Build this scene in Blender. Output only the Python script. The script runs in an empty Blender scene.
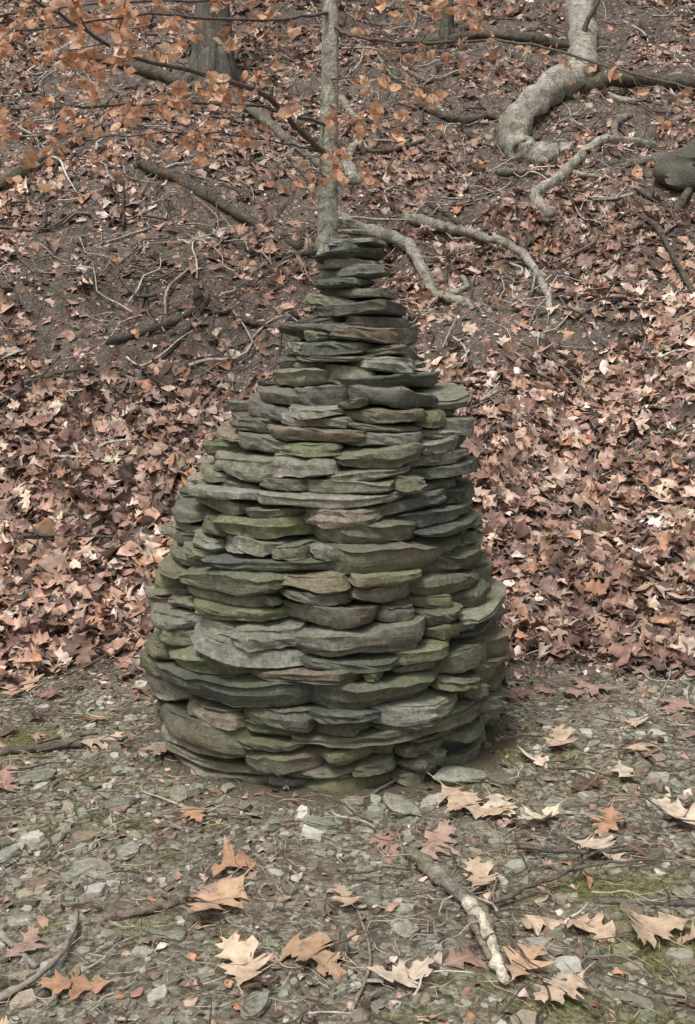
import bpy, math, random
import numpy as np
from mathutils import Vector, noise as mnoise

rng = np.random.default_rng(11)
random.seed(7)
scene = bpy.context.scene
col_link = scene.collection.objects.link

# ------------------------------------------------------------------ noise
_tab = np.random.default_rng(3).random((256, 256))
def vn(x, y, s=0):
    x = np.asarray(x, float) + 37.3 + s * 17.17; y = np.asarray(y, float) + 91.7 + s * 9.31
    xi = np.floor(x).astype(int); yi = np.floor(y).astype(int)
    fx = x - xi; fy = y - yi
    fx = fx * fx * (3 - 2 * fx); fy = fy * fy * (3 - 2 * fy)
    a = _tab[xi % 256, yi % 256]; b = _tab[(xi + 1) % 256, yi % 256]
    c = _tab[xi % 256, (yi + 1) % 256]; d = _tab[(xi + 1) % 256, (yi + 1) % 256]
    return (a * (1 - fx) + b * fx) * (1 - fy) + (c * (1 - fx) + d * fx) * fy - 0.5
def sstep(a, b, x):
    t = np.clip((np.asarray(x, float) - a) / (b - a), 0, 1)
    return t * t * (3 - 2 * t)

def H(x, y):
    x = np.asarray(x, float); y = np.asarray(y, float)
    toe = 4.17 + 0.25 * vn(x * .9, 0 * x, 4) - .03 * np.clip(x, -3, 3)
    u = (y - toe) / .14
    ramp = .14 * np.where(u > 30, u, np.log1p(np.exp(np.clip(u, -50, 30))))
    ramp = np.minimum(ramp, 26 + 0 * ramp)
    a = sstep(4.1, 5.5, y)
    z = .6 * ramp
    z = z + a * (.24 * vn(x * .7, y * .7, 1) + .17 * vn(x * 1.9, y * 1.9, 2) + .10 * vn(x * 5, y * 5, 3))
    z = z + .022 * vn(x * 2.2, y * 2.2, 5) + .008 * vn(x * 11, y * 11, 6) + a * .04 * vn(x * 12, y * 12, 7)
    return z
def Nrm(x, y, e=.04):
    dx = (H(x + e, y) - H(x - e, y)) / (2 * e); dy = (H(x, y + e) - H(x, y - e)) / (2 * e)
    n = np.stack([-dx, -dy, np.ones_like(dx)], -1)
    return n / np.linalg.norm(n, axis=-1, keepdims=True)
MOSS = [(.60, 2.52, .18, .08, .9), (.78, 2.27, .22, .12, .9), (-.5, 3.12, .14, .10, .6), (-1.15, 3.5, .22, .14, .8), (.1, 2.0, .12, .06, .5), (-.75, 2.9, .12, .08, .4), (1.2, 3.2, .2, .10, .6), (-.3, 2.33, .12, .06, .5), (.45, 2.02, .2, .07, .6), (.5, 3.4, .2, .1, .4), (-.95, 2.4, .12, .08, .5)]
def mossmask(x, y):
    m = 0
    for (a, b, sx, sy, k) in MOSS: m = m + k * np.exp(-((x - a) / sx) ** 2 - ((y - b) / sy) ** 2)
    m = m + .8 * vn(x * 3, y * 3, 41) + .6 * vn(x * 9, y * 9, 42) + .5 * vn(x * 22, y * 22, 43) - .12
    return np.clip((m - .22) * 2.0, 0, 1) * sstep(4.25, 3.9, y)

# ------------------------------------------------------------------ mesh helpers
def mesh_from(name, V, tris, cols=None, luv=None, mat=None, smooth=True, sharp=None, parent=None):
    V = np.asarray(V, np.float32).reshape(-1, 3); tris = np.asarray(tris, np.int32).reshape(-1, 3)
    me = bpy.data.meshes.new(name)
    me.vertices.add(len(V)); me.vertices.foreach_set('co', V.ravel())
    me.loops.add(tris.size); me.loops.foreach_set('vertex_index', tris.ravel())
    me.polygons.add(len(tris))
    me.polygons.foreach_set('loop_start', np.arange(0, tris.size, 3, dtype=np.int32))
    me.polygons.foreach_set('use_smooth', np.full(len(tris), smooth, dtype=bool))
    me.update(calc_edges=True)
    for nm, arr in (('Col', cols), ('LUV', luv)):
        if arr is not None:
            arr = np.asarray(arr, np.float32).reshape(-1, 3)
            at = me.attributes.new(nm, 'FLOAT_COLOR', 'POINT')
            at.data.foreach_set('color', np.concatenate([arr, np.ones((len(arr), 1), np.float32)], 1).ravel())
    if sharp is not None:
        me.set_sharp_from_angle(angle=math.radians(sharp))
    ob = bpy.data.objects.new(name, me); col_link(ob)
    if mat: me.materials.append(mat)
    if parent: ob.parent = parent
    return ob

class MB:
    def __init__(s): s.V = []; s.F = []; s.C = []; s.n = 0
    def add(s, V, F, c):
        V = np.asarray(V, float).reshape(-1, 3)
        s.V.append(V); s.F.append(np.asarray(F, int).reshape(-1, 3) + s.n)
        c = np.asarray(c, float)
        s.C.append(np.tile(c, (len(V), 1)) if c.ndim == 1 else c); s.n += len(V)
    def build(s, name, mat, **k):
        return mesh_from(name, np.concatenate(s.V), np.concatenate(s.F), np.concatenate(s.C), mat=mat, **k)

def catmull(P, n):
    P = np.asarray(P, float); P = np.vstack([2 * P[0] - P[1], P, 2 * P[-1] - P[-2]])
    out = []
    for i in range(1, len(P) - 2):
        for t in np.linspace(0, 1, n, endpoint=False):
            a, b, c, d = P[i - 1], P[i], P[i + 1], P[i + 2]
            out.append(.5 * ((2 * b) + (c - a) * t + (2 * a - 5 * b + 4 * c - d) * t * t + (3 * b - a - 3 * c + d) * t ** 3))
    out.append(P[-2]); return np.array(out)

def tube(mb, P, r0, r1, color, sides=8, rough=.12, sub=6, wob=0.0, lump=0.0):
    P = catmull(P, sub) if sub > 1 else np.asarray(P, float)
    n = len(P)
    if wob:
        w = rng.normal(0, wob, (n, 3)); w[0] = 0; P = P + w
    tan = np.gradient(P, axis=0); tan /= np.linalg.norm(tan, axis=1, keepdims=True) + 1e-9
    ref = np.array([0, 0, 1.]) if abs(tan[0][2]) < .8 else np.array([1., 0, 0])
    V = []
    ph = rng.random() * 50
    u = np.cross(tan[0], ref)
    for i in range(n):
        u = u - tan[i] * np.dot(u, tan[i]); u /= np.linalg.norm(u) + 1e-9
        v = np.cross(tan[i], u)
        r = r0 + (r1 - r0) * i / (n - 1)
        r *= 1 + lump * 2 * float(vn(i * .5 + ph, ph))
        for k in range(sides):
            a = 2 * math.pi * k / sides
            rr = r * (1 + rough * 2 * float(vn(k * 1.3 + ph, i * .35 + ph)))
            V.append(P[i] + rr * (math.cos(a) * u + math.sin(a) * v))
    F = []
    for i in range(n - 1):
        for k in range(sides):
            a = i * sides + k; b = i * sides + (k + 1) % sides
            F += [(a, b, b + sides), (a, b + sides, a + sides)]
    c0 = len(V); V.append(P[0] - tan[0] * r0 * .3); V.append(P[-1] + tan[-1] * r1 * .5)
    for k in range(sides):
        F.append((c0, (k + 1) % sides, k)); F.append((c0 + 1, (n - 1) * sides + k, (n - 1) * sides + (k + 1) % sides))
    mb.add(V, F, color)
    return P

# ------------------------------------------------------------------ node helpers
class NT:
    def __init__(s, name):
        s.m = bpy.data.materials.new(name); s.m.use_nodes = True; s.t = s.m.node_tree; s.t.nodes.clear()
        s.out = s.n('ShaderNodeOutputMaterial')
    def n(s, ty, **k):
        nd = s.t.nodes.new(ty)
        for a, b in k.items(): setattr(nd, a, b)
        return nd
    def l(s, a, b): s.t.links.new(a, b)
    def put(s, sock, v):
        if isinstance(v, bpy.types.NodeSocket): s.l(v, sock)
        else: sock.default_value = v
    def noise(s, vec, scale, detail=3, rough=.55, dist=0.):
        nd = s.n('ShaderNodeTexNoise'); s.l(vec, nd.inputs['Vector'])
        nd.inputs['Scale'].default_value = scale; nd.inputs['Detail'].default_value = detail
        nd.inputs['Roughness'].default_value = rough; nd.inputs['Distortion'].default_value = dist
        return nd
    def vor(s, vec, scale, feature='F1', rnd=1.):
        nd = s.n('ShaderNodeTexVoronoi', feature=feature); s.l(vec, nd.inputs['Vector'])
        nd.inputs['Scale'].default_value = scale; nd.inputs['Randomness'].default_value = rnd
        return nd
    def ramp(s, fac, stops, interp='LINEAR'):
        nd = s.n('ShaderNodeValToRGB'); cr = nd.color_ramp; cr.interpolation = interp
        while len(cr.elements) < len(stops): cr.elements.new(.5)
        for e, (p, c) in zip(cr.elements, stops):
            e.position = p; e.color = (c, c, c, 1) if not hasattr(c, '__len__') else (*c, 1)
        s.l(fac, nd.inputs[0]); return nd.outputs[0]
    def mix(s, fac, a, b, mode='MIX'):
        nd = s.n('ShaderNodeMix', data_type='RGBA', blend_type=mode)
        s.put(nd.inputs[0], fac)
        for sock, v in ((nd.inputs[6], a), (nd.inputs[7], b)):
            if isinstance(v, tuple) and len(v) == 3: v = (*v, 1)
            s.put(sock, v)
        return nd.outputs[2]
    def math(s, op, a, b=0.):
        nd = s.n('ShaderNodeMath', operation=op); s.put(nd.inputs[0], a); s.put(nd.inputs[1], b); return nd.outputs[0]
    def mapping(s, vec, scale):
        nd = s.n('ShaderNodeMapping'); s.l(vec, nd.inputs[0]); nd.inputs['Scale'].default_value = scale; return nd.outputs[0]
    def bump(s, h, st, dist, prev=None):
        nd = s.n('ShaderNodeBump'); nd.inputs['Strength'].default_value = st; nd.inputs['Distance'].default_value = dist
        s.l(h, nd.inputs['Height'])
        if prev is not None: s.l(prev, nd.inputs['Normal'])
        return nd.outputs[0]
    def bsdf(s, color, rough=.9, normal=None, spec=.25):
        p = s.n('ShaderNodeBsdfPrincipled'); s.put(p.inputs['Base Color'], color if not (isinstance(color, tuple) and len(color) == 3) else (*color, 1))
        s.put(p.inputs['Roughness'], rough); p.inputs['Specular IOR Level'].default_value = spec
        if normal is not None: s.l(normal, p.inputs['Normal'])
        return p.outputs[0]

def obj(t): return t.n('ShaderNodeTexCoord').outputs['Object']
def attr(t, nm='Col'): return t.n('ShaderNodeAttribute', attribute_name=nm)

# ---- stone
def stonemat(nm, moss):
    t = NT(nm); P = obj(t); A = attr(t).outputs['Color']
    pz = t.n('ShaderNodeSeparateXYZ'); t.l(P, pz.inputs[0])
    lam = t.noise(t.mapping(P, (5, 5, 70)), 1.6, 4, .6).outputs[0]
    n1 = t.noise(P, 9, 4, .65).outputs[0]; n2 = t.noise(P, 60, 5, .7).outputs[0]; n3 = t.noise(P, 260, 2, .6).outputs[0]
    c = t.mix(1., A, t.ramp(n1, [(.25, .6), (.5, 1.), (.75, 1.35)]), 'MULTIPLY')
    c = t.mix(1., c, t.ramp(n2, [(.28, .45), (.5, 1.0), (.75, 1.55)]), 'MULTIPLY')
    c = t.mix(1., c, t.ramp(n3, [(.3, .75), (.7, 1.25)]), 'MULTIPLY')
    up = t.n('ShaderNodeSeparateXYZ'); geo = t.n('ShaderNodeNewGeometry'); t.l(geo.outputs['Normal'], up.inputs[0])
    mossn = t.noise(P, 5.0, 5, .75, .4).outputs[0]
    mossf = t.math('MULTIPLY', t.ramp(mossn, [(.45, 0.), (.66, moss)]), t.ramp(up.outputs[2], [(.0, .75), (.7, 1.)]))
    mossf = t.math('MULTIPLY', mossf, t.ramp(pz.outputs[2], [(.75, 1.), (1., .5)]))
    c = t.mix(mossf, c, t.mix(n2, (.06, .070, .024), (.20, .22, .09)))
    lich = t.ramp(t.noise(P, 36, 4, .75).outputs[0], [(.61, 0.), (.69, .55)])
    c = t.mix(lich, c, (.30, .30, .25))
    c = t.mix(t.ramp(t.noise(P, 3.1, 4).outputs[0], [(.52, 0.), (.66, .45)]), c, (.20, .155, .11))
    bn = t.bump(n3, .3, .003); bn = t.bump(n2, .7, .008, bn); bn = t.bump(lam, .5, .006, bn)
    t.l(t.bsdf(c, t.ramp(n2, [(.3, .65), (.7, .95)]), bn, .35), t.out.inputs[0]); return t.m
M_STONE = stonemat('mossy_slate', .72)
M_SLATE = stonemat('grey_slate', .2)

t = NT('core_rubble_gap_shade'); P = obj(t)
t.l(t.bsdf(t.mix(t.noise(P, 14).outputs[0], (.012, .012, .009), (.045, .045, .03)), .95, t.bump(t.noise(P, 30).outputs[0], 1, .03)), t.out.inputs[0]); M_CORE = t.m  # near-black fill colour: shade in the gaps between slabs is painted in

t = NT('gravel_slate'); P = obj(t); A = attr(t).outputs['Color']
n2 = t.noise(P, 80, 3, .65).outputs[0]
c = t.mix(1., A, t.ramp(n2, [(.25, .65), (.75, 1.35)]), 'MULTIPLY')
t.l(t.bsdf(c, .85, None, .3), t.out.inputs[0]); M_GRAV = t.m

# ---- bark / twig
def barkmat(nm, sc, stz, amt):
    t = NT(nm); P = obj(t); A = attr(t).outputs['Color']
    w = t.noise(t.mapping(P, (1, 1, stz)), sc, 5, .7, .5).outputs[0]
    n2 = t.noise(P, 55, 4, .7).outputs[0]
    c = t.mix(1., A, t.ramp(w, [(.32, .3), (.48, .95), (.7, 1.5)]), 'MULTIPLY')
    c = t.mix(1., c, t.ramp(n2, [(.3, .55), (.7, 1.4)]), 'MULTIPLY')
    c = t.mix(t.ramp(t.noise(P, 3, 4, .7).outputs[0], [(.5, 0.), (.66, .5)]), c, (.10, .11, .055))
    t.l(t.bsdf(c, .92, t.bump(w, amt, .03, t.bump(n2, .6, .006)), .2), t.out.inputs[0]); return t.m
M_BARK = barkmat('rough_bark', 30, .15, 1.)
M_ROOT = barkmat('root_bark', 17, 1, .8)
t = NT('twig_bark'); P = obj(t); A = attr(t).outputs['Color']
w = t.noise(P, 40, 3, .7).outputs[0]
c = t.mix(1., A, t.ramp(w, [(.3, .45), (.5, 1.), (.7, 1.45)]), 'MULTIPLY')
t.l(t.bsdf(c, .9, t.bump(w, .5, .006), .2), t.out.inputs[0]); M_TWIG = t.m
t = NT('moss_green'); A = attr(t).outputs['Color']; t.l(t.bsdf(A, .95, None, .1), t.out.inputs[0]); M_MOSS = t.m

# ---- leaves
def leafmat(nm, trans, pale, veins=True):
    t = NT(nm); A = attr(t).outputs['Color']
    if veins:
        P = obj(t); L = t.n('ShaderNodeSeparateXYZ'); t.l(attr(t, 'LUV').outputs['Color'], L.inputs[0])
        along, out, rnd = L.outputs
        n1 = t.noise(P, 38, 4, .7).outputs[0]
        c = t.mix(1., A, t.ramp(n1, [(.28, .5), (.5, 1.), (.75, 1.35)]), 'MULTIPLY')
        s = t.math('SINE', t.math('MULTIPLY', t.math('SUBTRACT', along, t.math('MULTIPLY', out, .8)), 52.))
        vein = t.ramp(s, [(.88, 0.), (.98, .35)])
        mid = t.ramp(out, [(.0, .7), (.03, 0.)])
        c = t.mix(t.math('MAXIMUM', vein, mid), c, t.mix(.6, c, (.5, .36, .24)))
        bmp = t.bump(n1, .35, .004)
    else:
        P = obj(t); n1 = t.noise(P, 30, 1, .5).outputs[0]
        c = t.mix(1., A, t.ramp(n1, [(.28, .6), (.72, 1.35)]), 'MULTIPLY'); bmp = None
    geo = t.n('ShaderNodeNewGeometry')
    c = t.mix(t.math('MULTIPLY', geo.outputs['Backfacing'], .45), c, pale)
    bs = t.bsdf(c, .6, bmp, .35)
    if trans:
        tr = t.n('ShaderNodeBsdfTranslucent'); t.l(c, tr.inputs[0])
        mx = t.n('ShaderNodeMixShader'); mx.inputs[0].default_value = trans
        t.l(bs, mx.inputs[1]); t.l(tr.outputs[0], mx.inputs[2]); t.l(mx.outputs[0], t.out.inputs[0])
    else: t.l(bs, t.out.inputs[0])
    return t.m
M_LEAF = leafmat('dead_leaf', .12, (.46, .35, .27))
M_LITTER = leafmat('leaf_litter_brown', 0, (.41, .305, .245), False)
M_BEECH = leafmat('beech_leaf', .35, (.75, .47, .31), False)

# ---- ground
t = NT('ground_soil'); P = obj(t); sep = t.n('ShaderNodeSeparateXYZ'); t.l(P, sep.inputs[0])
mk = t.n('ShaderNodeSeparateColor'); t.l(attr(t).outputs['Color'], mk.inputs[0])
nb = t.noise(P, 1.3, 4, .6).outputs[0]; nm = t.noise(P, 12, 4, .65).outputs[0]; nf = t.noise(P, 90, 4, .75).outputs[0]
v1 = t.vor(P, 75); v2 = t.vor(P, 34)
yy = t.math('ADD', sep.outputs[1], t.math('MULTIPLY', nb, .7))
hill = t.ramp(t.math('MULTIPLY', yy, .1), [(.43, 0.), (.46, 1.)])
sc1 = t.n('ShaderNodeSeparateColor'); t.l(v1.outputs['Color'], sc1.inputs[0])
sc2 = t.n('ShaderNodeSeparateColor'); t.l(v2.outputs['Color'], sc2.inputs[0])
g1 = t.ramp(sc1.outputs[0], [(0, (.06, .052, .038)), (.35, (.18, .16, .12)), (.7, (.29, .27, .21)), (1, (.42, .395, .33))])
g2 = t.ramp(sc2.outputs[1], [(0, (.11, .085, .06)), (.5, (.20, .17, .125)), (1, (.31, .275, .215))])
g = t.mix(t.ramp(nm, [(.4, 0.), (.6, 1.)]), g1, g2)
g = t.mix(1., g, t.ramp(nf, [(.3, .45), (.7, 1.4)]), 'MULTIPLY')
g = t.mix(t.math('MULTIPLY', mk.outputs[0], .85), g, t.mix(t.ramp(nf, [(.35, 0.), (.65, 1.)]), (.07, .075, .02), (.24, .245, .09)))
s = t.ramp(nm, [(.3, (.055, .045, .037)), (.5, (.13, .11, .092)), (.75, (.235, .205, .178))])
fl = t.ramp(sc1.outputs[1], [(.0, (.04, .03, .024)), (.5, (.16, .115, .09)), (.85, (.27, .21, .175)), (1, (.42, .34, .28))])
s = t.mix(t.ramp(sc2.outputs[0], [(.35, 0.), (.6, .6)]), s, fl)
s = t.mix(1., s, t.ramp(nf, [(.3, .45), (.7, 1.45)]), 'MULTIPLY')
s = t.mix(t.ramp(t.noise(P, 1.1, 5, .7).outputs[0], [(.56, 0.), (.66, .5)]), s, (.10, .105, .06))
c = t.mix(hill, g, s)
c = t.mix(mk.outputs[1], c, t.mix(nf, (.05, .042, .03), (.19, .165, .12)))
hgt = t.math('ADD', t.math('MULTIPLY', t.math('SUBTRACT', 1., v1.outputs['Distance']), .4), nf)
bn = t.bump(hgt, .9, .012, t.bump(nm, .6, .03))
t.l(t.bsdf(c, .95, bn, .15), t.out.inputs[0]); M_GROUND = t.m

# ------------------------------------------------------------------ ground sheet
def axis(lo, hi, step, LO, HI):
    a = list(np.arange(lo, hi, step)); s = step; x = a[-1]
    up_ = []
    while x < HI: s *= 1.22; x += s; up_.append(x)
    s = step; x = lo; dn = []
    while x > LO: s *= 1.22; x -= s; dn.append(x)
    return np.array(dn[::-1] + a + up_)
xs = axis(-5, 5, .04, -90, 90); ys = axis(1.5, 13, .036, -60, 80)
X, Y = np.meshgrid(xs, ys); Z = H(X, Y)
nx, ny = len(xs), len(ys)
idx = np.arange(nx * ny).reshape(ny, nx)
a = idx[:-1, :-1].ravel(); b = idx[:-1, 1:].ravel(); c_ = idx[1:, 1:].ravel(); d = idx[1:, :-1].ravel()
tr = np.concatenate([np.stack([a, b, c_], 1), np.stack([a, c_, d], 1)])
def dirtmask(x, y): return np.clip(1.5 * np.exp(-((np.hypot((x + .06), (y - 3.6)) - .5) / .13) ** 2) + .8 * vn(x * 7, y * 7, 51) - .2, 0, 1)
GC = np.stack([mossmask(X, Y), dirtmask(X, Y), 0 * X], -1).reshape(-1, 3)
mesh_from('ground', np.stack([X, Y, Z], -1).reshape(-1, 3), tr, GC, mat=M_GROUND)

# ------------------------------------------------------------------ scatter
def scatter(name, temps, pos, nrm, size, cols, mat, parent=None, smooth=True, luv=True):
    n = len(pos)
    tidx = rng.integers(0, len(temps), n)
    yaw = rng.random(n) * 2 * np.pi
    ref = np.stack([np.cos(yaw), np.sin(yaw), np.zeros(n)], -1)
    T = ref - nrm * (ref * nrm).sum(-1, keepdims=True); T /= np.linalg.norm(T, axis=-1, keepdims=True) + 1e-9
    B = np.cross(nrm, T)
    VV = []; FF = []; CC = []; LL = []; off = 0
    for k, (tv, tf, tl) in enumerate(temps):
        s = np.where(tidx == k)[0]
        if len(s) == 0: continue
        v = pos[s][:, None] + size[s][:, None, None] * (tv[None, :, 0:1] * T[s][:, None] + tv[None, :, 1:2] * B[s][:, None] + tv[None, :, 2:3] * nrm[s][:, None])
        VV.append(v.reshape(-1, 3)); m = len(tv)
        FF.append((tf[None] + (off + np.arange(len(s)) * m)[:, None, None]).reshape(-1, 3)); off += len(s) * m
        CC.append(np.repeat(cols[s], m, 0)); LL.append(np.tile(tl, (len(s), 1)))
    return mesh_from(name, np.concatenate(VV), np.concatenate(FF), np.concatenate(CC), np.concatenate(LL) if luv else None, mat, smooth, parent=parent)

OAK_HI = [(0, .006), (-.0, .014), (.06, .03), (.12, .08), (.17, .15), (.24, .22), (.25, .17), (.275, .12), (.31, .10), (.36, .15), (.42, .24), (.47, .29), (.56, .37), (.555, .30), (.60, .27), (.56, .21), (.56, .14), (.60, .11), (.66, .15), (.72, .21), (.82, .25), (.80, .19), (.81, .13), (.85, .09), (.89, .11), (.97, .12), (.95, .05), (1.02, .0)]
OAK_LO = [(0, .01), (.12, .07), (.22, .26), (.29, .13), (.42, .26), (.54, .40), (.56, .15), (.70, .22), (.82, .28), (.84, .1), (1., .0)]
BEECH = [(0, .01), (.14, .15), (.38, .27), (.65, .24), (.87, .1), (1., 0.)]
def leaf_template(outline, r, curl=1., stem=.25):
    n = len(outline); V = []; L = []; F = []
    c1, c2, c3 = r.normal(0, .6) * curl, r.normal(0, .6) * curl, r.normal(0, .5) * curl
    fold = abs(r.normal(0, .25)) * curl * (1 if r.random() < .6 else -1); ph = r.random() * 6
    bx = r.normal(0, .12)
    def z(a, o, sgn):
        return fold * abs(o) + c1 * o * o * 1.5 + c2 * (a - .5) ** 2 * .8 + c3 * o * (a - .4) + curl * .035 * math.sin(9 * a + ph + 5 * o) + curl * .09 * abs(o) * math.sin(11 * a + ph * 2 + sgn)
    for i, (a_, o_) in enumerate(outline):
        m = i / (n - 1) if n > 8 else a_
        m = .5 * m + .5 * a_ if n > 8 else m
        jr = 1 + r.normal(0, .13); jl = 1 + r.normal(0, .13)
        for sg, o in ((0, 0), (1, o_ * jr), (-1, -o_ * jl)):
            aa = m if sg == 0 else a_ + r.normal(0, .012)
            V.append((aa - .5, o + bx * math.sin(aa * 3), z(aa, o, sg))); L.append((aa, abs(o) if sg else 0, .5))
    for i in range(n - 1):
        q = 3 * i
        F += [(q, q + 3, q + 4), (q, q + 4, q + 1), (q, q + 2, q + 5), (q, q + 5, q + 3)]
    if stem:
        k = len(V); z0 = z(0, 0, 0)
        V += [(-.5, -.009, z0), (-.5, .009, z0), (-.5 - stem, .006, z0 + stem * .25), (-.5 - stem, -.006, z0 + stem * .25)]
        L += [(0, 0, 0)] * 4; F += [(k, k + 1, k + 2), (k, k + 2, k + 3)]
    return np.array(V), np.array(F), np.array(L)
r2 = np.random.default_rng(5)
T_LO = [leaf_template(OAK_LO, r2, 1.35, 0) for _ in range(14)] + [leaf_template(BEECH, r2, 1.2, 0) for _ in range(7)]
T_HI = [leaf_template(OAK_HI, r2, .8) for _ in range(18)]
T_BE = [leaf_template(BEECH, r2, 1., .12) for _ in range(8)]

PAL = np.array([(.34, .20, .145), (.26, .15, .11), (.41, .265, .195), (.12, .07, .052), (.51, .38, .295), (.30, .185, .145), (.18, .11, .085), (.64, .53, .44), (.38, .205, .12), (.25, .175, .145), (.45, .31, .23), (.08, .055, .042)])
PW = np.array([1.1, 1.1, 1.1, 1.1, 1., 1, 1.2, .5, .7, 1.1, 1., .8]); PW = PW / PW.sum()
def leafcols(n, k=1.):
    c = PAL[rng.choice(len(PAL), n, p=PW)]
    return np.clip(c * k * rng.uniform(.7, 1.25, (n, 1)) * rng.uniform(.95, 1.05, (n, 3)), 0, .75)
def tilted(n_, amt):
    n = n_ + rng.normal(0, amt, n_.shape); n[:, 2] = np.abs(n[:, 2]) + .05
    return n / np.linalg.norm(n, axis=1, keepdims=True)

# hillside litter
N = 112000
y = 3.95 + 11.5 * rng.random(N) ** 1.15; x = rng.uniform(-1, 1, N) * (.55 * y + 1.0)
up_s = sstep(5.9, 6.9, y)
dens = .74 + (1.0 + .6 * up_s) * vn(x * .9, y * .9, 21) + (1.1 + .5 * up_s) * vn(x * 2.6, y * 2.6, 22) + .6 * up_s * vn(x * 6, y * 6, 23)
dens += .5 * sstep(6.6, 5.2, y) - .24 * up_s
dens -= .55 * np.exp(-((x + 1.2) / .6) ** 2 - ((y - 7.1) / .5) ** 2)
dens -= .4 * np.exp(-((x - .9) / .8) ** 2 - ((y - 7.9) / .6) ** 2)
dens -= .3 * np.exp(-((x + .2) / .5) ** 2 - ((y - 6.3) / .35) ** 2)
dens = np.maximum(dens, .10)
dens *= sstep(3.95, 4.35, y + .5 * vn(x * 1.7, y * 0, 8))
k = rng.random(N) < dens; x, y = x[k], y[k]; n = len(x); print('litter', n)
pos = np.stack([x, y, H(x, y) + .006 + .06 * rng.random(n) ** 1.5 * sstep(8, 5, y)], -1)
cl = leafcols(n)
cl *= (1 - .3 * np.clip(vn(x * 1.3, y * 1.3, 61) * 2, -.6, 1))[:, None]
scatter('leaf_litter', T_LO, pos, tilted(Nrm(x, y), .46), np.clip(rng.lognormal(math.log(.086), .32, n), .032, .17), cl, M_LITTER, luv=False)

# small crumbs of broken leaves
N = 40000
y = 1.3 + 10 * rng.random(N) ** 1.1; x = rng.uniform(-1, 1, N) * (.5 * y + .8); keep = rng.random(N) < np.where(y < 4, .2, 1.); x, y = x[keep], y[keep]; n = len(x)
pos = np.stack([x, y, H(x, y) + .007], -1)
scatter('leaf_crumbs', T_LO[14:], pos, tilted(Nrm(x, y), .4), rng.uniform(.012, .045, n), leafcols(n, 1.05), M_LITTER, luv=False)

# flat-ground leaves
def cdist(x, y): return np.hypot(x + .04, y - 3.62)
N = 560
x = rng.uniform(-3.2, 3.2, N); y = rng.uniform(1.2, 4.25, N)
k = (cdist(x, y) > .6) & (rng.random(N) < .12 + .8 * sstep(3.1, 4.1, y) + .1 * (x > .3)); x, y = x[k], y[k]; n = len(x)
pos = np.stack([x, y, H(x, y) + .016], -1)
scatter('fallen_leaves', T_HI, pos, tilted(Nrm(x, y), .16), rng.uniform(.06, .14, n), leafcols(n), M_LEAF)
# large oak leaves in front
HL = [(-.306, 2.43, .2, 0), (-.572, 2.11, .14, 1), (-.255, 2.15, .17, 2), (-.092, 2.19, .19, 0), (-.006, 2.44, .1, 2), (.112, 2.15, .14, 3), (.234, 2.74, .18, 4), (.306, 2.56, .14, 2),
      (.372, 3.01, .24, 2), (.539, 2.88, .14, 3), (.716, 2.86, .14, 1), (.466, 2.33, .13, 2), (.57, 2.35, .14, 2), (.39, 2.17, .14, 0), (.442, 2.08, .14, 2), (.72, 2.29, .17, 2), (.94, 2.86, .18, 3),
      (.87, 3.2, .14, 3), (.67, 3.46, .16, 2), (.9, 3.9, .2, 4), (1.15, 3.8, .17, 4), (-.287, 2.61, .14, 1), (-.61, 3.38, .13, 4), (-.82, 3.46, .15, 2), (-1.24, 4., .15, 0), (-.74, 2.265, .11, 4),
      (.66, 2.69, .15, 3), (.96, 3.42, .14, 2), (.60, 3.33, .13, 3), (-.44, 2.9, .1, 1), (.44, 2.98, .15, 3), (-.34, 2.5, .14, 4)]
HC = np.array([(.50, .33, .21), (.46, .26, .16), (.55, .41, .29), (.66, .54, .41), (.37, .25, .20)])
h = np.array(HL); n = len(h)
pos = np.stack([h[:, 0], h[:, 1], H(h[:, 0], h[:, 1]) + .02], -1)
scatter('oak_leaves', T_HI, pos, tilted(Nrm(h[:, 0], h[:, 1]), .08), h[:, 2] * 1.08, HC[h[:, 3].astype(int)] * rng.uniform(.85, 1.1, (n, 1)), M_LEAF)

# ------------------------------------------------------------------ stones
def outline_pts(r, N, pw, rough, polyw=.4):
    nc = int(r.integers(5, 9))
    th = (np.arange(nc) + r.uniform(-.36, .36, nc)) * 2 * np.pi / nc + r.random() * 6.3
    c, s = np.cos(th), np.sin(th)
    rad = (np.abs(c) ** pw + np.abs(s) ** pw) ** (-1 / pw) * r.uniform(.88, 1.1, nc)
    C = np.stack([c * rad, s * rad], 1)
    C = C / np.abs(C).max(0)
    C2 = np.vstack([C, C[:1]])
    A = np.linspace(0, 2 * np.pi, N, endpoint=False)
    out = np.zeros((N, 2))
    for i, a in enumerate(A):
        d = np.array([math.cos(a), math.sin(a)]); best = 1.
        for j in range(nc):
            p, q = C2[j], C2[j + 1]; e = q - p; den = d[0] * e[1] - d[1] * e[0]
            if abs(den) < 1e-9: continue
            tt = (p[0] * e[1] - p[1] * e[0]) / den; u = (p[0] * d[1] - p[1] * d[0]) / den
            if tt > 0 and -1e-6 <= u <= 1 + 1e-6: best = tt; break
        se = (abs(d[0]) ** pw + abs(d[1]) ** pw) ** (-1 / pw)
        out[i] = d * (polyw * best + (1 - polyw) * se)
    seg = np.linalg.norm(np.roll(out, -1, 0) - out, axis=1); cum = np.concatenate([[0], np.cumsum(seg)]); u = np.linspace(0, cum[-1], N, endpoint=False)
    O2 = np.vstack([out, out[:1]]); O = np.stack([np.interp(u, cum, O2[:, 0]), np.interp(u, cum, O2[:, 1])], 1)
    O *= 1 + r.normal(0, rough, (N, 1))
    return O
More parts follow.
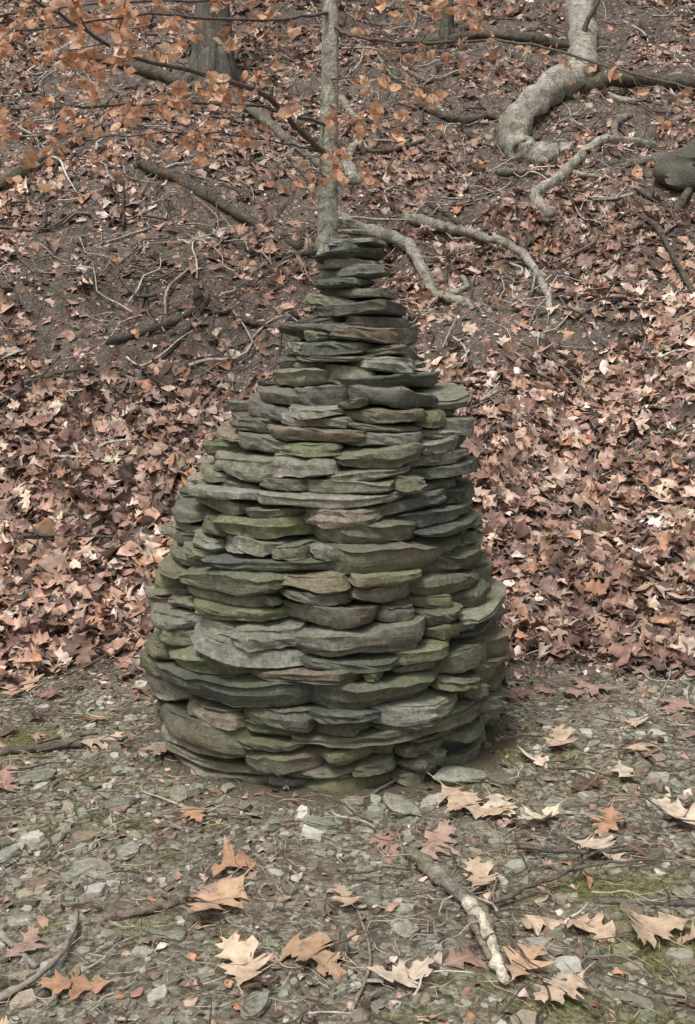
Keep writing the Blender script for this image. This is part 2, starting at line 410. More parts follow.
def slab(L, D, T, r, bend=0., N=36, pw=None, polyw=None):
    pw = pw or r.uniform(3, 6); polyw = r.uniform(.55, 1.) if polyw is None else polyw
    O = outline_pts(r, N, pw, .009, polyw)
    ox, oy = O[:, 0], O[:, 1]
    nrm_ = O / (np.linalg.norm(O, axis=1, keepdims=True) + 1e-9); ct, st = nrm_[:, 0], nrm_[:, 1]
    sk = r.normal(0, .16)
    ed = min(.007, T * .17)
    zs = [(.5, .5), (.5, .92), (.47, -ed * .8), (.36, -ed * .1), (.12, 0), (-.12, 0), (-.34, -ed * .1), (-.46, -ed), (-.5, .88), (-.5, .5)]
    V = []
    ph = r.random(3) * 40; tl = r.normal(0, .22)
    under = r.uniform(-.9, .6) * T * .5
    steps = r.normal(0, T * .06, 6); tap = r.uniform(.0, .4)
    for zi, (zf, ins) in enumerate(zs):
        if zi in (0, 1, 8, 9): px, py = ox * L / 2 * ins, oy * D / 2 * ins
        else:
            o = ins + steps[zi - 2] + r.normal(0, .0022, N) - under * zf
            px = ox * L / 2 + ct * o; py = oy * D / 2 + st * o
        zz = zf * T * (1 + np.clip(tl, -.4, .4) * px / (L / 2)) * (1 - tap * np.abs(px / (L / 2)) ** 3)
        for a_, b_, c_ in zip(px, py, zz):
            q = Vector((a_ * 9 + ph[0], b_ * 9 + ph[1], zf * 1.0 + ph[2]))
            nz = mnoise.noise(q) * T * .26 + mnoise.noise(q * 3.3) * T * .11
            V.append((a_ + sk * b_, b_ - bend * a_ * a_, c_ + nz))
    F = []; R = len(zs)
    for i in range(R - 1):
        for k in range(N):
            a_ = i * N + k; b_ = i * N + (k + 1) % N
            F += [(a_, a_ + N, b_ + N), (a_, b_ + N, b_)]
    V.append((0, 0, T * .5)); V.append((0, 0, -T * .5)); c0 = R * N
    for k in range(N):
        F.append((c0, k, (k + 1) % N)); F.append((c0 + 1, (R - 1) * N + (k + 1) % N, (R - 1) * N + k))
    return np.array(V), np.array(F)
def place(V, loc, yaw, tx=0., ty=0.):
    cx, sx = math.cos(tx), math.sin(tx); cy, sy = math.cos(ty), math.sin(ty); cz, sz = math.cos(yaw), math.sin(yaw)
    Rx = np.array([[1, 0, 0], [0, cx, -sx], [0, sx, cx]]); Ry = np.array([[cy, 0, sy], [0, 1, 0], [-sy, 0, cy]]); Rz = np.array([[cz, -sz, 0], [sz, cz, 0], [0, 0, 1]])
    return V @ (Rz @ Ry @ Rx).T + np.array(loc)

SC = np.array([(.18, .172, .13), (.15, .146, .105), (.125, .122, .105), (.225, .215, .175), (.155, .16, .095), (.215, .18, .135), (.092, .095, .084), (.165, .166, .12), (.21, .205, .175)])
def scol(r, z):
    w = np.array([2, 2, 1.4, 1.5, 1.4, 1.3, 1.5, 1.3, 1.3]); w[4] *= 1.4 - .7 * z; w[2] *= .6 + z; w[5] *= .5 + z * .6
    return SC[r.choice(len(SC), p=w / w.sum())] * r.uniform(.65, 1.3)
zk = np.array([-.05, .06, .127, .303, .476, .646, .813, .977, 1.12, 1.20, 1.26, 1.34, 1.46])
Rk = np.array([.525, .55, .575, .605, .575, .535, .485, .44, .375, .285, .225, .195, .165])
ck = np.array([-.07, -.07, -.07, -.075, -.075, -.075, -.065, -.03, .01, .02, .02, .01, .01])
CY = 3.62
Rf = lambda z: float(np.interp(z, zk, Rk)); Cf = lambda z: float(np.interp(z, zk, ck))
rs = np.random.default_rng(51)
cairn = MB()
nb_ = 240; ang = np.arange(nb_) * 2 * np.pi / nb_
Hb = -.035 + .03 * vn(ang * 2.2, ang * 0, 71) + .02 * rs.random(nb_)
bin_w = 2 * np.pi / nb_
it = 0
while Hb.min() < 1.33 and it < 1600:
    it += 1
    i = int(np.argmin(Hb)); z = Hb[i]; R = Rf(z + .03)
    tol = .020
    l = 0
    while l < nb_ // 2 and Hb[(i - l - 1) % nb_] < z + tol: l += 1
    rr = 0
    while rr < nb_ // 2 and Hb[(i + rr + 1) % nb_] < z + tol: rr += 1
    gap = (l + rr + 1) * bin_w * R
    L = float(np.clip(rs.gamma(3.4, .075) + .06, .11, .52)); L = min(L, 1.25 * R + .02)
    if gap < .06: L = gap
    elif gap < L * 1.35: L = gap
    nbn = max(1, int(round(L / (bin_w * R))))
    s0 = (i - l) if rs.random() < .5 else (i + rr - nbn + 1)
    ids = (s0 + np.arange(nbn)) % nb_
    L = nbn * bin_w * R
    hh = Hb[ids]
    base = .5 * hh.mean() + .5 * np.percentile(hh, 90)
    Tm = np.interp(z, [0, .5, 1., 1.4], [.048, .045, .036, .034])
    T = float(np.clip(rs.normal(Tm, Tm * .34), Tm * .45, Tm * 1.65))
    if L < .13: T = min(T, Tm)
    if L < .08: T = min(T, .032)
    q = max(1, nbn // 4)
    slope = float(np.clip((hh[-q:].mean() - hh[:q].mean()) / max(L, .05) * .9, -.16, .16)) if nbn > 3 else 0
    sj = rs.normal(0, .025 + .06 * max(0, z - .9))
    am = (s0 + nbn / 2 - .5) * bin_w
    D = float(min(rs.uniform(.18, .30), R * 1.3))
    zc = base + T / 2
    Rm = Rf(zc)
    if L >= .07:
        pro = float(np.clip(rs.normal(0, .020) + .004, -.04, .042))
        V, F = slab(L * 1.05, D, T * 1.02, rs, bend=.36 / Rm * rs.uniform(.3, 1.1))
        rc = Rm - D / 2 + pro
        lx, ly = Cf(zc) + rc * math.cos(am), CY + rc * math.sin(am)
        V = place(V, (lx, ly, zc), am - math.pi / 2 + rs.normal(0, .09), rs.normal(-.02, .055), slope + sj)
        cairn.add(V, F, scol(rs, zc))
    elif L > .025:
        V, F = slab(L * 1.15, .12, T, rs, N=16)
        rc = Rm - .085
        V = place(V, (Cf(zc) + rc * math.cos(am), CY + rc * math.sin(am), zc), am - math.pi / 2)
        cairn.add(V, F, scol(rs, zc))
    Hb[ids] = base + T + .002 + np.linspace(-.5, .5, nbn) * slope * L
print('stones', len(cairn.V), 'top', Hb.min(), Hb.max())
z = 1.34
tops = [(.37, .3, .036, -.05, .06), (.22, .24, .034, -.09, -.12), (.22, .24, .034, .08, .10), (.27, .24, .034, .03, -.08), (.20, .2, .036, -.02, .1), (.25, .2, .034, .025, .03), (.19, .2, .030, -.02, .0), (.22, .22, .036, .02, -.05), (.17, .2, .028, -.01, .05), (.23, .19, .030, .0, -.03), (.14, .15, .026, -.01, .06), (.18, .14, .022, .02, -.04), (.11, .10, .020, .0, .04), (.07, .06, .016, .01, .02)]
for j, (L, D, T, dx, tt) in enumerate(tops):
    V, F = slab(L, D, T * 1.05, rs)
    V = place(V, (.01 + dx, CY + rs.normal(0, .015), z + T / 2), rs.normal(0, .4), rs.normal(0, .05), tt + rs.normal(0, .03))
    cairn.add(V, F, scol(rs, z) * .95)
    if j not in (1,): z += T * .88
print('cairn top', z)
cob = cairn.build('stone_cairn', M_STONE, sharp=34)
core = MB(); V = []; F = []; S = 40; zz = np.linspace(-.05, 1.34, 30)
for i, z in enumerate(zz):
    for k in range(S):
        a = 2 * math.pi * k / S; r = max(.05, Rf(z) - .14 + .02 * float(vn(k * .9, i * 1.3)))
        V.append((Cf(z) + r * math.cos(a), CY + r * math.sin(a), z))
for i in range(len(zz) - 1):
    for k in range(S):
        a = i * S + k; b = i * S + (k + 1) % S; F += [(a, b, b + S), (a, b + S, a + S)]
core.add(V, F, (.05, .05, .04)); core.build('rubble_core_gap_shade', M_CORE, parent=cob)  # plain inner shell, coloured dark to stand in for shade between the stones

# gravel chips
def chip(r):
    n = int(r.integers(4, 8)); th = np.sort(r.random(n) * .5 + np.arange(n)) / n * 2 * np.pi
    rad = r.uniform(.35, .58, n); asp = r.uniform(.5, 1.); h = r.uniform(.07, .2)
    V = [(math.cos(a) * q, math.sin(a) * q * asp, -h * .5) for a, q in zip(th, rad)] + [(math.cos(a) * q * .93, math.sin(a) * q * asp * .93, h * r.uniform(.7, 1.1)) for a, q in zip(th, rad)] + [(0, 0, h)]
    F = []
    for k in range(n):
        k2 = (k + 1) % n; F += [(k, k2, n + k2), (k, n + k2, n + k), (2 * n, n + k, n + k2)]
    V = np.array(V); return V, np.array(F), np.zeros((len(V), 3))
CH = [chip(r2) for _ in range(24)]
N = 40000
x = rng.uniform(-3.2, 3.2, N); y = 1.1 + 3.3 * rng.random(N)
k = rng.random(N) < np.clip(.75 + 1.3 * vn(x * 2, y * 2, 31) - .8 * sstep(3.9, 4.3, y) - .6 * dirtmask(x, y) - .7 * mossmask(x, y), 0, 1); x, y = x[k], y[k]; n = len(x)
sz = np.clip(rng.lognormal(math.log(.021), .6, n), .007, .075)
gc = np.array([(.29, .275, .215), (.21, .195, .145), (.37, .35, .285), (.14, .125, .095), (.28, .235, .175), (.25, .255, .19), (.44, .42, .36), (.21, .16, .115), (.22, .23, .165)])
cols = gc[rng.integers(0, 9, n)] * rng.uniform(.7, 1.2, (n, 1))
mm = mossmask(x, y)[:, None] * .6
cols = cols * (1 - mm) + mm * np.array([(.15, .16, .06)])
scatter('gravel', CH, np.stack([x, y, H(x, y) + .002], -1), tilted(Nrm(x, y), .22), sz, cols, M_GRAV, smooth=False, luv=False)
# moss tufts: little fans of blades
TM = []
for _ in range(6):
    V = []; F = []
    for b in range(7):
        a = r2.random() * 6.3; l_ = r2.uniform(.4, 1.); w_ = .12; hz = r2.uniform(.3, .9); px, py = r2.normal(0, .25, 2); k0 = len(V)
        V += [(px - math.sin(a) * w_, py + math.cos(a) * w_, 0), (px + math.sin(a) * w_, py - math.cos(a) * w_, 0), (px + math.cos(a) * l_ * .6, py + math.sin(a) * l_ * .6, hz)]
        F.append((k0, k0 + 1, k0 + 2))
    TM.append((np.array(V), np.array(F), np.zeros((len(V), 3))))
N = 60000; x = rng.uniform(-2.4, 2.4, N); y = rng.uniform(1.4, 4.1, N); k = (rng.random(N) < mossmask(x, y) * .55) & (cdist(x, y) > .5); x, y = x[k], y[k]; n = len(x); print('moss', n)
mc = np.array([(.16, .18, .055), (.23, .235, .09), (.12, .14, .045), (.27, .255, .12)])[rng.integers(0, 4, n)] * rng.uniform(.7, 1.2, (n, 1))
scatter('moss', TM, np.stack([x, y, H(x, y)], -1), Nrm(x, y), rng.uniform(.006, .014, n), mc, M_MOSS, smooth=False, luv=False)

# loose slate pieces
ls = MB()
for (x0, y0, s, th) in [(-.076, 2.85, .12, .03), (-.2, 2.86, .09, .03), (-.58, 2.71, .1, .02), (-.65, 2.62, .12, .02), (.352, 3.2, .2, .03), (.475, 3.17, .17, .025), (.153, 2.97, .12, .035), (-.95, 3.18, .13, .03), (-.66, 3., .1, .02), (-.19, 2.05, .09, .02), (.13, 2.33, .09, .015),
                        (.25, 3.02, .1, .02), (.02, 3.0, .08, .02), (-.5, 3.05, .08, .02), (-.3, 2.98, .07, .015), (.6, 3.0, .08, .02), (.5, 2.75, .07, .015), (-.4, 2.3, .07, .015), (-.9, 2.7, .1, .02), (1.1, 2.9, .1, .02), (.05, 2.6, .08, .015), (.95, 2.5, .08, .02)]:
    V, F = slab(s, s * rs.uniform(.5, .75), th, rs, N=18, pw=rs.uniform(2.2, 4), polyw=1.)
    ls.add(place(V, (x0, y0, float(H(x0, y0)) + th * .25), rs.random() * 6, rs.normal(0, .12), rs.normal(0, .12)), F, np.array((.28, .27, .215)) * rs.uniform(.65, 1.2))
ls.build('loose_slate', M_SLATE, sharp=30)

# ------------------------------------------------------------------ twigs
def ground_line(pts, lift):
    out = []
    for p in pts:
        x0, y0 = p[:2]; ex = p[2] if len(p) > 2 else 0
        out.append((x0, y0, float(H(x0, y0)) + lift + ex))
    return out
tw = MB()
def rand_twig(x0, y0, L, r, c, sides=4):
    a = rng.random() * 6.3; P = []; k = 5
    for i in range(k):
        P.append((x0 + math.cos(a) * L * i / k, y0 + math.sin(a) * L * i / k)); a += rng.normal(0, .28)
    G = ground_line(P, r + .01 + rng.random() * .03)
    tube(tw, G, r, r * .4, c, sides, 0, 2)
tc = [(.32, .29, .25), (.09, .07, .055), (.16, .13, .10), (.46, .42, .36), (.08, .065, .05), (.10, .085, .07)]
for _ in range(2900):
    y0 = 4.2 + 8 * rng.random() ** .85; x0 = rng.uniform(-1, 1) * (.5 * y0 + .5)
    rand_twig(x0, y0, rng.uniform(.12, .75), rng.choice([.003, .005, .008, .013], p=[.4, .33, .2, .07]), np.array(tc[rng.integers(6)]) * rng.uniform(.8, 1.2))
for _ in range(560):
    x0 = rng.uniform(-2.2, 2.2); y0 = rng.uniform(1.5, 4.2)
    if cdist(x0, y0) < .62: continue
    rand_twig(x0, y0, rng.uniform(.05, .32), rng.uniform(.0012, .0045), np.array(tc[rng.integers(6)]) * rng.uniform(.8, 1.3))
for _ in range(5000):   # needles and straw
    x0 = rng.uniform(-2., 2.); y0 = rng.uniform(1.5, 4.2)
    if cdist(x0, y0) < .6: continue
    a = rng.random() * 6.3; L = rng.uniform(.03, .11); P = [(x0, y0), (x0 + math.cos(a) * L / 2, y0 + math.sin(a) * L / 2), (x0 + math.cos(a + .3) * L, y0 + math.sin(a + .3) * L)]
    tube(tw, ground_line(P, .008 + rng.random() * .012), .001, .0007, (.52, .43, .29) if rng.random() < .6 else (.15, .1, .06), 3, 0, 1)
tw.build('twigs', M_TWIG)

def single(name, pts, r0, r1, c, lift=None, mat=None, sides=10, lump=.2, rough=.22, wob=None, extra=()):
    mb = MB(); lift = r0 * .35 if lift is None else lift
    wob = r0 * .12 if wob is None else wob
    tube(mb, ground_line(pts, lift), r0, r1, c, sides, rough, 8, wob, lump)
    for (pp, q0, q1) in extra: tube(mb, ground_line(pp, q0 * .5), q0, q1, c, 7, rough, 6, wob, lump)
    return mb.build(name, mat or M_ROOT)

GR = (.33, .305, .255); DK = (.10, .085, .068); MD = (.17, .148, .12)
single('tree_root', [(2.45, 12.6), (2.28, 11.8), (2.14, 10.6, .02), (1.95, 9.8, .05), (1.62, 9.3, .08), (1.33, 8.98, .06), (1.30, 8.72, .03), (1.45, 8.55, 0), (1.62, 8.5, -.08)], .15, .09, GR, sides=16, lump=.28, wob=.006, extra=[([(1.9, 9.7), (2.05, 9.45), (2.3, 9.2)], .05, .02)])
single('tree_root', [(2.3, 8.62), (2.0, 8.5, .02), (1.84, 8.42, .03), (1.49, 8.05, .03), (1.29, 7.82, .02), (1.34, 7.5)], .03, .04, GR, extra=[([(1.6, 8.15), (1.75, 7.95), (1.95, 7.9)], .02, .01)])
single('tree_root', [(-.1, 7.9), (.15, 7.67, .03), (.37, 7.36, .05), (.46, 7.0, .04), (.52, 6.75, .02), (.66, 6.68), (.85, 6.62, -.03)], .045, .03, GR, extra=[([(.46, 7.0), (.6, 6.86), (.72, 6.8), (.72, 6.95)], .03, .015)])
single('tree_root', [(.4, 7.9), (.55, 7.63, .02), (.8, 7.36, .05), (1.09, 7.07, .05), (1.18, 6.71, .03), (1.19, 6.42, -.02)], .038, .02, GR)
single('tree_root', [(-1.06, 9.75), (-.65, 9.2, .02), (-.35, 8.7), (-.02, 8.2)], .05, .025, MD)
single('tree_root', [(-1.5, 8.3), (-1.26, 8.15, .02), (-.74, 7.87, .03), (-.31, 7.5, -.01)], .045, .03, DK, lump=.3)
single('tree_root', [(1.7, 9.6), (1.96, 9.55, .05), (2.4, 9.55, .06), (3.3, 9.25, .03)], .08, .06, DK)
single('tree_root', [(.3, 10.7), (.78, 11.0), (1.38, 10.5, .03), (2.1, 10.5, .03)], .05, .04, DK, extra=[([(.95, 10.9), (1.2, 10.1), (1.1, 9.6)], .03, .015)])
single('tree_root', [(-2.6, 10.6), (-2.1, 10.3, .03), (-1.6, 9.9, .03), (-1.15, 9.6)], .05, .06, DK)
single('tree_root', [(1.0, 8.4), (1.2, 8.3, .03), (1.45, 8.2)], .03, .02, MD)
single('tree_root', [(1.9, 8.1), (2.2, 8.25, .03), (2.6, 8.3)], .025, .035, MD)
single('tree_root', [(-1.4, 6.45), (-1.26, 6.5, .0), (-1.06, 6.7, .02), (-.88, 6.82, .02), (-.66, 6.7, .0), (-.45, 6.55)], .026, .012, DK, lump=.35, extra=[([(-.9, 6.8), (-.98, 6.5), (-1.1, 6.3)], .018, .008)])
single('tree_root', [(.05, 8.3), (.0, 8.6), (.1, 9.0), (-.05, 9.5)], .05, .03, GR)
single('tree_root', [(2.2, 9.0), (2.05, 8.8, .02), (2.0, 8.5)], .03, .02, MD)
single('tree_root', [(.55, 9.3), (.9, 9.1, .02), (1.15, 9.2, .02), (1.35, 9.0)], .03, .02, DK)
single('tree_root', [(2.2, 7.6), (2.45, 7.9, .03), (2.9, 8.0)], .03, .03, DK)
single('tree_root', [(-.2, 9.0), (.25, 8.8, .03), (.6, 8.85)], .025, .012, DK)
single('tree_root', [(-.55, 7.3), (-.35, 7.35, .03), (-.15, 7.4, .02)], .02, .02, DK)
single('tree_root', [(.55, 8.0), (.75, 7.7, .02), (.7, 7.45)], .018, .01, DK)
single('fallen_branch', [(1.8, 7.4), (1.92, 7.1, .05), (1.97, 6.8, .05), (2.02, 6.2)], .020, .013, DK)
single('fallen_branch', [(-2.9, 7.9), (-2.5, 8.05, .05), (-2.17, 8.4, .06), (-1.98, 8.7, .02)], .045, .03, MD)
single('fallen_branch', [(-1.35, 3.4), (-1.17, 3.38), (-.98, 3.41, .01), (-.76, 3.47)], .017, .01, DK, mat=M_TWIG, extra=[([(-1.1, 3.39), (-1.0, 3.5), (-.85, 3.55)], .007, .004)])
single('fallen_branch', [(-1.45, 5.3), (-1.1, 5.5, .03), (-.8, 5.75, .02), (-.55, 5.8)], .018, .01, DK)
single('fallen_branch', [(1.2, 5.2), (1.5, 5.4, .03), (1.9, 5.45)], .014, .008, DK)
single('fallen_branch', [(-1.9, 6.2), (-1.5, 6.25, .04), (-1.2, 6.05, .04)], .015, .008, DK)
single('fallen_branch', [(.7, 6.4), (1.1, 6.15, .04), (1.3, 5.8, .03)], .010, .006, MD)
single('fallen_branch', [(-1.0, 7.3), (-1.12, 7.0, .05), (-1.1, 6.75, .04)], .010, .006, GR)
single('fallen_branch', [(-1.7, 5.0), (-1.4, 4.9, .05), (-1.05, 4.95, .04)], .010, .006, DK)
# barky stick in the foreground
fb = MB()
tube(fb, ground_line([(.155, 2.70), (.20, 2.62, .006), (.255, 2.5, .01), (.295, 2.4, .008)], .02), .016, .020, (.24, .21, .17), 14, .3, 8, .0015, .3)
tube(fb, ground_line([(.289, 2.42, .008), (.305, 2.35, .01), (.317, 2.25, .008), (.322, 2.16, .004), (.33, 2.10, 0)], .02), .019, .011, (.60, .54, .43), 14, .3, 8, .0015, .3)
tube(fb, ground_line([(.300, 2.42, .012), (.322, 2.34, .014), (.330, 2.24, .01)], .02), .014, .007, (.2, .16, .12), 8, .35, 6, .002, .3)
tube(fb, ground_line([(.285, 2.33, .01), (.298, 2.24, .01), (.305, 2.17, .008)], .02), .010, .006, (.24, .19, .14), 8, .35, 6, .002, .4)
tube(fb, ground_line([(.28, 2.42), (.36, 2.44, .01), (.474, 2.5, .03), (.636, 2.58, .03), (.84, 2.65)], .01), .008, .003, (.13, .11, .085), 7, .15, 6, .002)
tube(fb, ground_line([(.56, 2.54, .02), (.64, 2.66, .02), (.75, 2.72)], .01), .005, .003, (.13, .11, .085), 6, .15, 4, .002)
tube(fb, ground_line([(.33, 2.43), (.37, 2.54, .01), (.35, 2.62)], .01), .005, .003, (.2, .17, .13), 6, .15, 4, .002)
tube(fb, ground_line([(.45, 2.72, .01), (.6, 2.66, .02), (.78, 2.7)], .01), .007, .004, (.12, .10, .08), 6, .15, 4, .002)
fb.build('barky_branch', M_ROOT)
single('fallen_stick', [(.60, 2.47), (.72, 2.46), (.95, 2.44)], .010, .007, (.13, .12, .1), mat=M_TWIG)
single('fallen_stick', [(-.9, 2.42), (-.80, 2.32, .01), (-.68, 2.19)], .009, .006, (.26, .24, .21), mat=M_TWIG)
single('fallen_stick', [(-.80, 2.02), (-.71, 2.08, .01), (-.64, 2.17, .02), (-.625, 2.31, .02), (-.66, 2.48)], .009, .004, (.24, .21, .17), mat=M_TWIG)
single('fallen_stick', [(-.57, 2.38), (-.48, 2.41, .006), (-.39, 2.47)], .013, .009, (.20, .155, .12), lump=.35, rough=.3)
single('fallen_stick', [(-.02, 2.98), (.06, 3.05), (.18, 3.18, .02)], .006, .003, (.16, .13, .1), mat=M_TWIG)
single('fallen_stick', [(.55, 2.98), (.72, 3.0), (.95, 2.93)], .006, .004, (.12, .1, .08), mat=M_TWIG)
single('fallen_stick', [(-1.0, 3.02), (-.8, 2.98), (-.6, 3.02)], .005, .003, (.12, .1, .08), mat=M_TWIG)
single('fallen_stick', [(.0, 2.0), (.05, 2.2, .01), (.02, 2.45)], .004, .003, (.24, .2, .15), mat=M_TWIG)

# stump
st = MB(); bx, by = -.91, 6.82; bz = float(H(bx, by))
tube(st, [(bx, by, bz - .08), (bx + .005, by, bz + .05), (bx - .01, by, bz + .17)], .05, .022, DK, 10, .4, 8, .004, .3)
tube(st, [(bx + .02, by - .02, bz), (bx + .06, by - .05, bz + .08), (bx + .07, by - .05, bz + .12)], .025, .008, DK, 8, .3, 5, .002, .2)
st.build('rotten_stump', M_ROOT)

def boulder(name, x0, y0, sx, sy, sz, c):
    V = []; S = 44; R = 26; F = []
    for i in range(R + 1):
        ph = math.pi * i / R
        for k in range(S):
            a = 2 * math.pi * k / S; d = Vector((math.sin(ph) * math.cos(a), math.sin(ph) * math.sin(a), math.cos(ph)))
            m = 1 + .3 * mnoise.noise(d * 1.7 + Vector((x0, y0, 0))) + .14 * mnoise.noise(d * 5) + .07 * mnoise.noise(d * 13)
            V.append((x0 + d.x * sx * m, y0 + d.y * sy * m, float(H(x0, y0)) + d.z * sz * m))
    for i in range(R):
        for k in range(S):
            a = i * S + k; b = i * S + (k + 1) % S; F += [(a, a + S, b + S), (a, b + S, b)]
    m = MB(); m.add(V, F, c); return m.build(name, M_STONE, sharp=50)
boulder('mossy_boulder', 2.66, 8.0, .48, .3, .26, (.08, .08, .06))

# ------------------------------------------------------------------ trees
def tree(name, x0, y0, r, hgt, c, limbs=7, flare=1.5, lean=(0, 0), sides=18, seed=1):
    rt = np.random.default_rng(seed)
    m = MB(); z0 = float(H(x0, y0)); P = []
    for i, f in enumerate([-.03, 0., .03, .08, .2, .4, .6, .8, 1.]):
        P.append((x0 + lean[0] * f * hgt + rt.normal(0, .02) * (f > .1), y0 + lean[1] * f * hgt, z0 + f * hgt))
    Pn = tube(m, P, r, r * .25, c, sides, .12, 8, 0, .05)
    for k in range(6):
        a = k * 1.047 + rt.random() * .6; q = r * flare * 1.6
        pts = [(x0 + math.cos(a) * r * .45, y0 + math.sin(a) * r * .45, z0 + r * 1.5), (x0 + math.cos(a) * r * 1.0, y0 + math.sin(a) * r * 1.0, float(H(x0 + math.cos(a) * r, y0 + math.sin(a) * r)) + r * .3),
               (x0 + math.cos(a) * q, y0 + math.sin(a) * q, float(H(x0 + math.cos(a) * q, y0 + math.sin(a) * q)) - r * .12)]
        tube(m, pts, r * .42, r * .2, c, 8, .15, 6, 0, .1)
    for k in range(limbs):
        f = rt.uniform(.5, .97); b = Pn[int(f * (len(Pn) - 1))]; a = rt.random() * 6.3; L = hgt * .35 * (1.15 - f)
        q = [b]; dr = np.array([math.cos(a), math.sin(a), .7])
        for j in range(4):
            q.append(q[-1] + dr * L / 4); dr = dr + rt.normal(0, .22, 3); dr[2] += .08
        rr = r * (1 - .75 * f) * .55
        Q = tube(m, q, rr, rr * .2, c, 7, .1, 4, 0, .1)
        for jj in range(4):
            s = Q[rt.integers(4, len(Q) - 1)]; d2 = rt.normal(0, .6, 3); d2[2] = abs(d2[2]) + .2
            tube(m, [s, s + d2 * L * .18, s + d2 * L * .34 + rt.normal(0, .05, 3)], rr * .3, rr * .08, c, 5, 0, 3)
    return m.build(name, M_BARK)
tree('oak_tree', -1.13, 9.75, .20, 11, (.15, .135, .12), 9, 1.3, (.008, 0), 28, 2)
tree('young_tree', .93, 10.9, .075, 7, (.12, .11, .09), 7, 1.3, (.0, 0), 12, 3)
tree('maple_tree', -5.6, 12., .22, 12, (.14, .125, .11), 9, 1.3, (0, 0), 20, 4)
tree('maple_tree', 5.5, 13., .2, 12, (.14, .125, .11), 9, 1.3, (0, 0), 20, 5)
tree('maple_tree', 3.2, 16., .18, 11, (.14, .125, .11), 8, 1.3, (0, 0), 18, 6)
tree('maple_tree', -3.4, 17., .2, 12, (.14, .125, .11), 8, 1.3, (0, 0), 18, 8)

m = MB(); b0 = float(H(2.1, 10.45)); tube(m, [(2.08, 10.4, b0 - .05), (2.12, 10.4, b0 + .25), (2.24, 10.4, b0 + .5), (2.36, 10.4, b0 + 1.1), (2.4, 10.4, b0 + 2.)], .03, .008, DK, 7, .1, 5); m.build('bare_shoot', M_TWIG)

# beech sapling with its dry leaves
bs = bpy.data.objects.new('beech_sapling', None); col_link(bs)
m = MB(); x0, y0 = -.13, 7.42; z0 = float(H(x0, y0)); SP = (.40, .39, .32)
tube(m, [(x0, y0, z0 - .15), (x0 + .0, y0, z0 + .2), (x0 + .01, y0, z0 + .8), (x0 + .02, y0, z0 + 1.6), (x0 + .0, y0 + .02, z0 + 3), (x0 + .03, y0, z0 + 5)], .082, .03, SP, 14, .06, 8, 0, .06)
for a in (.3, 1.6, 2.7, 4.1, 5.3):
    tube(m, [(x0 + math.cos(a) * .03, y0 + math.sin(a) * .03, z0 + .12), (x0 + math.cos(a) * .1, y0 + math.sin(a) * .1, float(H(x0 + math.cos(a) * .1, y0 + math.sin(a) * .1)) + .01), (x0 + math.cos(a) * .22, y0 + math.sin(a) * .22, float(H(x0 + math.cos(a) * .22, y0 + math.sin(a) * .22)) - .03)], .035, .015, SP, 8, .1, 4)
trunk = m.build('trunk', M_ROOT, parent=bs)
m = MB(); LP = []
rb = np.random.default_rng(77)
BC = (.12, .10, .085)
def branch(pts, r0, r1, ntw, tl, dens, leaf_from=.3):
    Q = tube(m, pts, r0, r1, BC, 7, .05, 8, .004)
    for j in range(ntw):
        f = leaf_from + (1 - leaf_from) * (j + rb.random()) / ntw
        s = Q[min(len(Q) - 2, int(f * (len(Q) - 1)))]; td = Q[min(len(Q) - 1, int(f * (len(Q) - 1)) + 1)] - s; td /= np.linalg.norm(td) + 1e-9
        side = np.cross(td, [0, 0, 1]) * (1 if j % 2 else -1)
        d_ = td * .7 + side * rb.uniform(.4, 1.) + np.array([0, 0, rb.normal(-.05, .32)]); L = tl * rb.uniform(.5, 1.3)
        p = [s, s + d_ * L * .4, s + d_ * L * .75 + np.array([0, 0, rb.normal(0, .03)]), s + d_ * L + np.array([0, 0, rb.normal(-.03, .05)])]
        T_ = tube(m, p, r1 * .5 + .001, .001, BC, 4, 0, 5, .003)
        for q in range(max(2, int(dens * L))):
            LP.append(T_[rb.integers(3, len(T_))] + rb.normal(0, .012, 3))
branch([(-.12, 7.4, 2.42), (-.30, 7.2, 2.56), (-.485, 6.8, 2.69), (-.80, 6.3, 2.71), (-1.1, 5.9, 2.71), (-1.375, 5.6, 2.83), (-1.7, 5.3, 2.98)], .022, .006, 24, .45, 24, .3)
branch([(-.12, 7.4, 2.62), (-.58, 6.9, 2.65), (-1.08, 6.3, 2.55), (-1.445, 5.8, 2.44), (-1.85, 5.4, 2.36)], .012, .004, 22, .42, 24, .2)
branch([(-.12, 7.4, 2.45), (-.5, 7.2, 2.5), (-.95, 6.9, 2.5), (-1.5, 6.6, 2.42), (-2.0, 6.3, 2.4)], .008, .003, 15, .36, 20, .2)
branch([(-.11, 7.4, 3.3), (-.57, 6.8, 3.1), (-1.05, 6.2, 2.99), (-1.48, 5.6, 2.76), (-1.8, 5.3, 2.7)], .012, .003, 24, .42, 24, .15)
branch([(-.11, 7.4, 3.5), (-.7, 6.9, 3.25), (-1.3, 6.6, 3.15), (-1.9, 6.3, 3.0), (-2.3, 6., 2.8)], .012, .003, 22, .42, 22, .2)
branch([(-.1, 7.4, 3.22), (.1, 7.2, 3.1), (.436, 7., 3.03), (.99, 6.7, 2.96), (1.5, 6.4, 2.75), (1.91, 6.1, 2.57)], .012, .005, 15, .34, 14, .05)
branch([(-.1, 7.4, 3.5), (.2, 7.2, 3.4), (.5, 6.9, 3.25), (.75, 6.7, 3.15)], .009, .003, 14, .3, 28, .1)
branch([(-.12, 7.4, 2.9), (.1, 7.1, 2.85), (.35, 6.9, 2.8), (.5, 6.8, 2.7)], .006, .002, 9, .24, 24, .2)
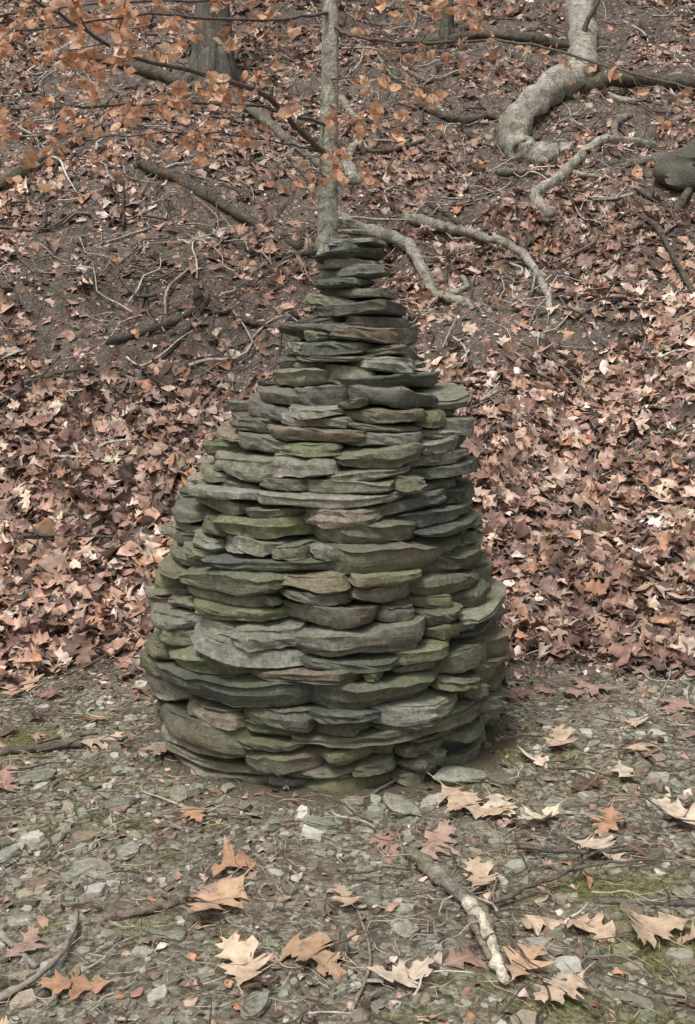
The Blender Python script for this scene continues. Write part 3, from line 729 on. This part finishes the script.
branch([(-.12, 7.4, 2.75), (.05, 7.1, 2.62), (.3, 6.9, 2.5)], .005, .002, 8, .24, 28, .2)
branch([(-.12, 7.4, 2.3), (-.25, 7.1, 2.3), (-.35, 6.9, 2.2)], .005, .002, 6, .2, 28, .2)
branch([(-.12, 7.4, 2.55), (-.05, 7.0, 2.45), (.02, 6.7, 2.25)], .005, .002, 6, .2, 30, .3)
m.build('branches', M_TWIG, parent=bs)
LP = np.array(LP); n = len(LP); print('beech leaves', n)
nn = rb.normal(0, 1, (n, 3)); nn[:, 2] *= .6; nn /= np.linalg.norm(nn, axis=1, keepdims=True)
bc = np.array([(.74, .42, .25), (.76, .48, .31), (.66, .34, .18), (.80, .58, .42), (.60, .36, .23)])[rb.integers(0, 5, n)] * rb.uniform(.8, 1.05, (n, 1))
scatter('dry_leaves', T_BE, LP - np.array([0, 0, .03]), nn, rb.uniform(.055, .10, n), bc, M_BEECH, parent=bs, luv=False)

# ------------------------------------------------------------------ light
w = bpy.data.worlds.new('World'); scene.world = w; w.use_nodes = True; nt = w.node_tree; nt.nodes.clear()
sky = nt.nodes.new('ShaderNodeTexSky'); sky.sky_type = 'NISHITA'; sky.sun_disc = False
EL, AZ = math.radians(62), math.radians(210)
sky.sun_elevation = EL; sky.sun_rotation = AZ; sky.dust_density = 5; sky.ozone_density = .6; sky.air_density = 1.2
hs = nt.nodes.new('ShaderNodeHueSaturation'); hs.inputs['Saturation'].default_value = .35
bg = nt.nodes.new('ShaderNodeBackground'); bg.inputs[1].default_value = .14; wo = nt.nodes.new('ShaderNodeOutputWorld')
nt.links.new(sky.outputs[0], hs.inputs['Color']); nt.links.new(hs.outputs[0], bg.inputs[0]); nt.links.new(bg.outputs[0], wo.inputs[0])
sl = bpy.data.lights.new('sun', 'SUN'); sl.energy = 2.5; sl.angle = math.radians(14); sl.color = (1, .98, .94)
so = bpy.data.objects.new('sun', sl); col_link(so)
sd = Vector((math.sin(AZ) * math.cos(EL), math.cos(AZ) * math.cos(EL), math.sin(EL)))
so.rotation_euler = sd.to_track_quat('Z', 'Y').to_euler(); so.location = (0, 0, 20)

cam = bpy.data.cameras.new('camera'); co = bpy.data.objects.new('camera', cam); col_link(co)
cam.sensor_fit = 'VERTICAL'; cam.sensor_height = 24; cam.lens = 24 * 1100 / 1024; cam.clip_end = 500; cam.clip_start = .05
co.location = (0, 0, 1.4); co.rotation_euler = (math.radians(80), 0, 0)
scene.camera = co
scene.view_settings.view_transform = 'Standard'; scene.view_settings.look = 'None'; scene.view_settings.exposure = 0
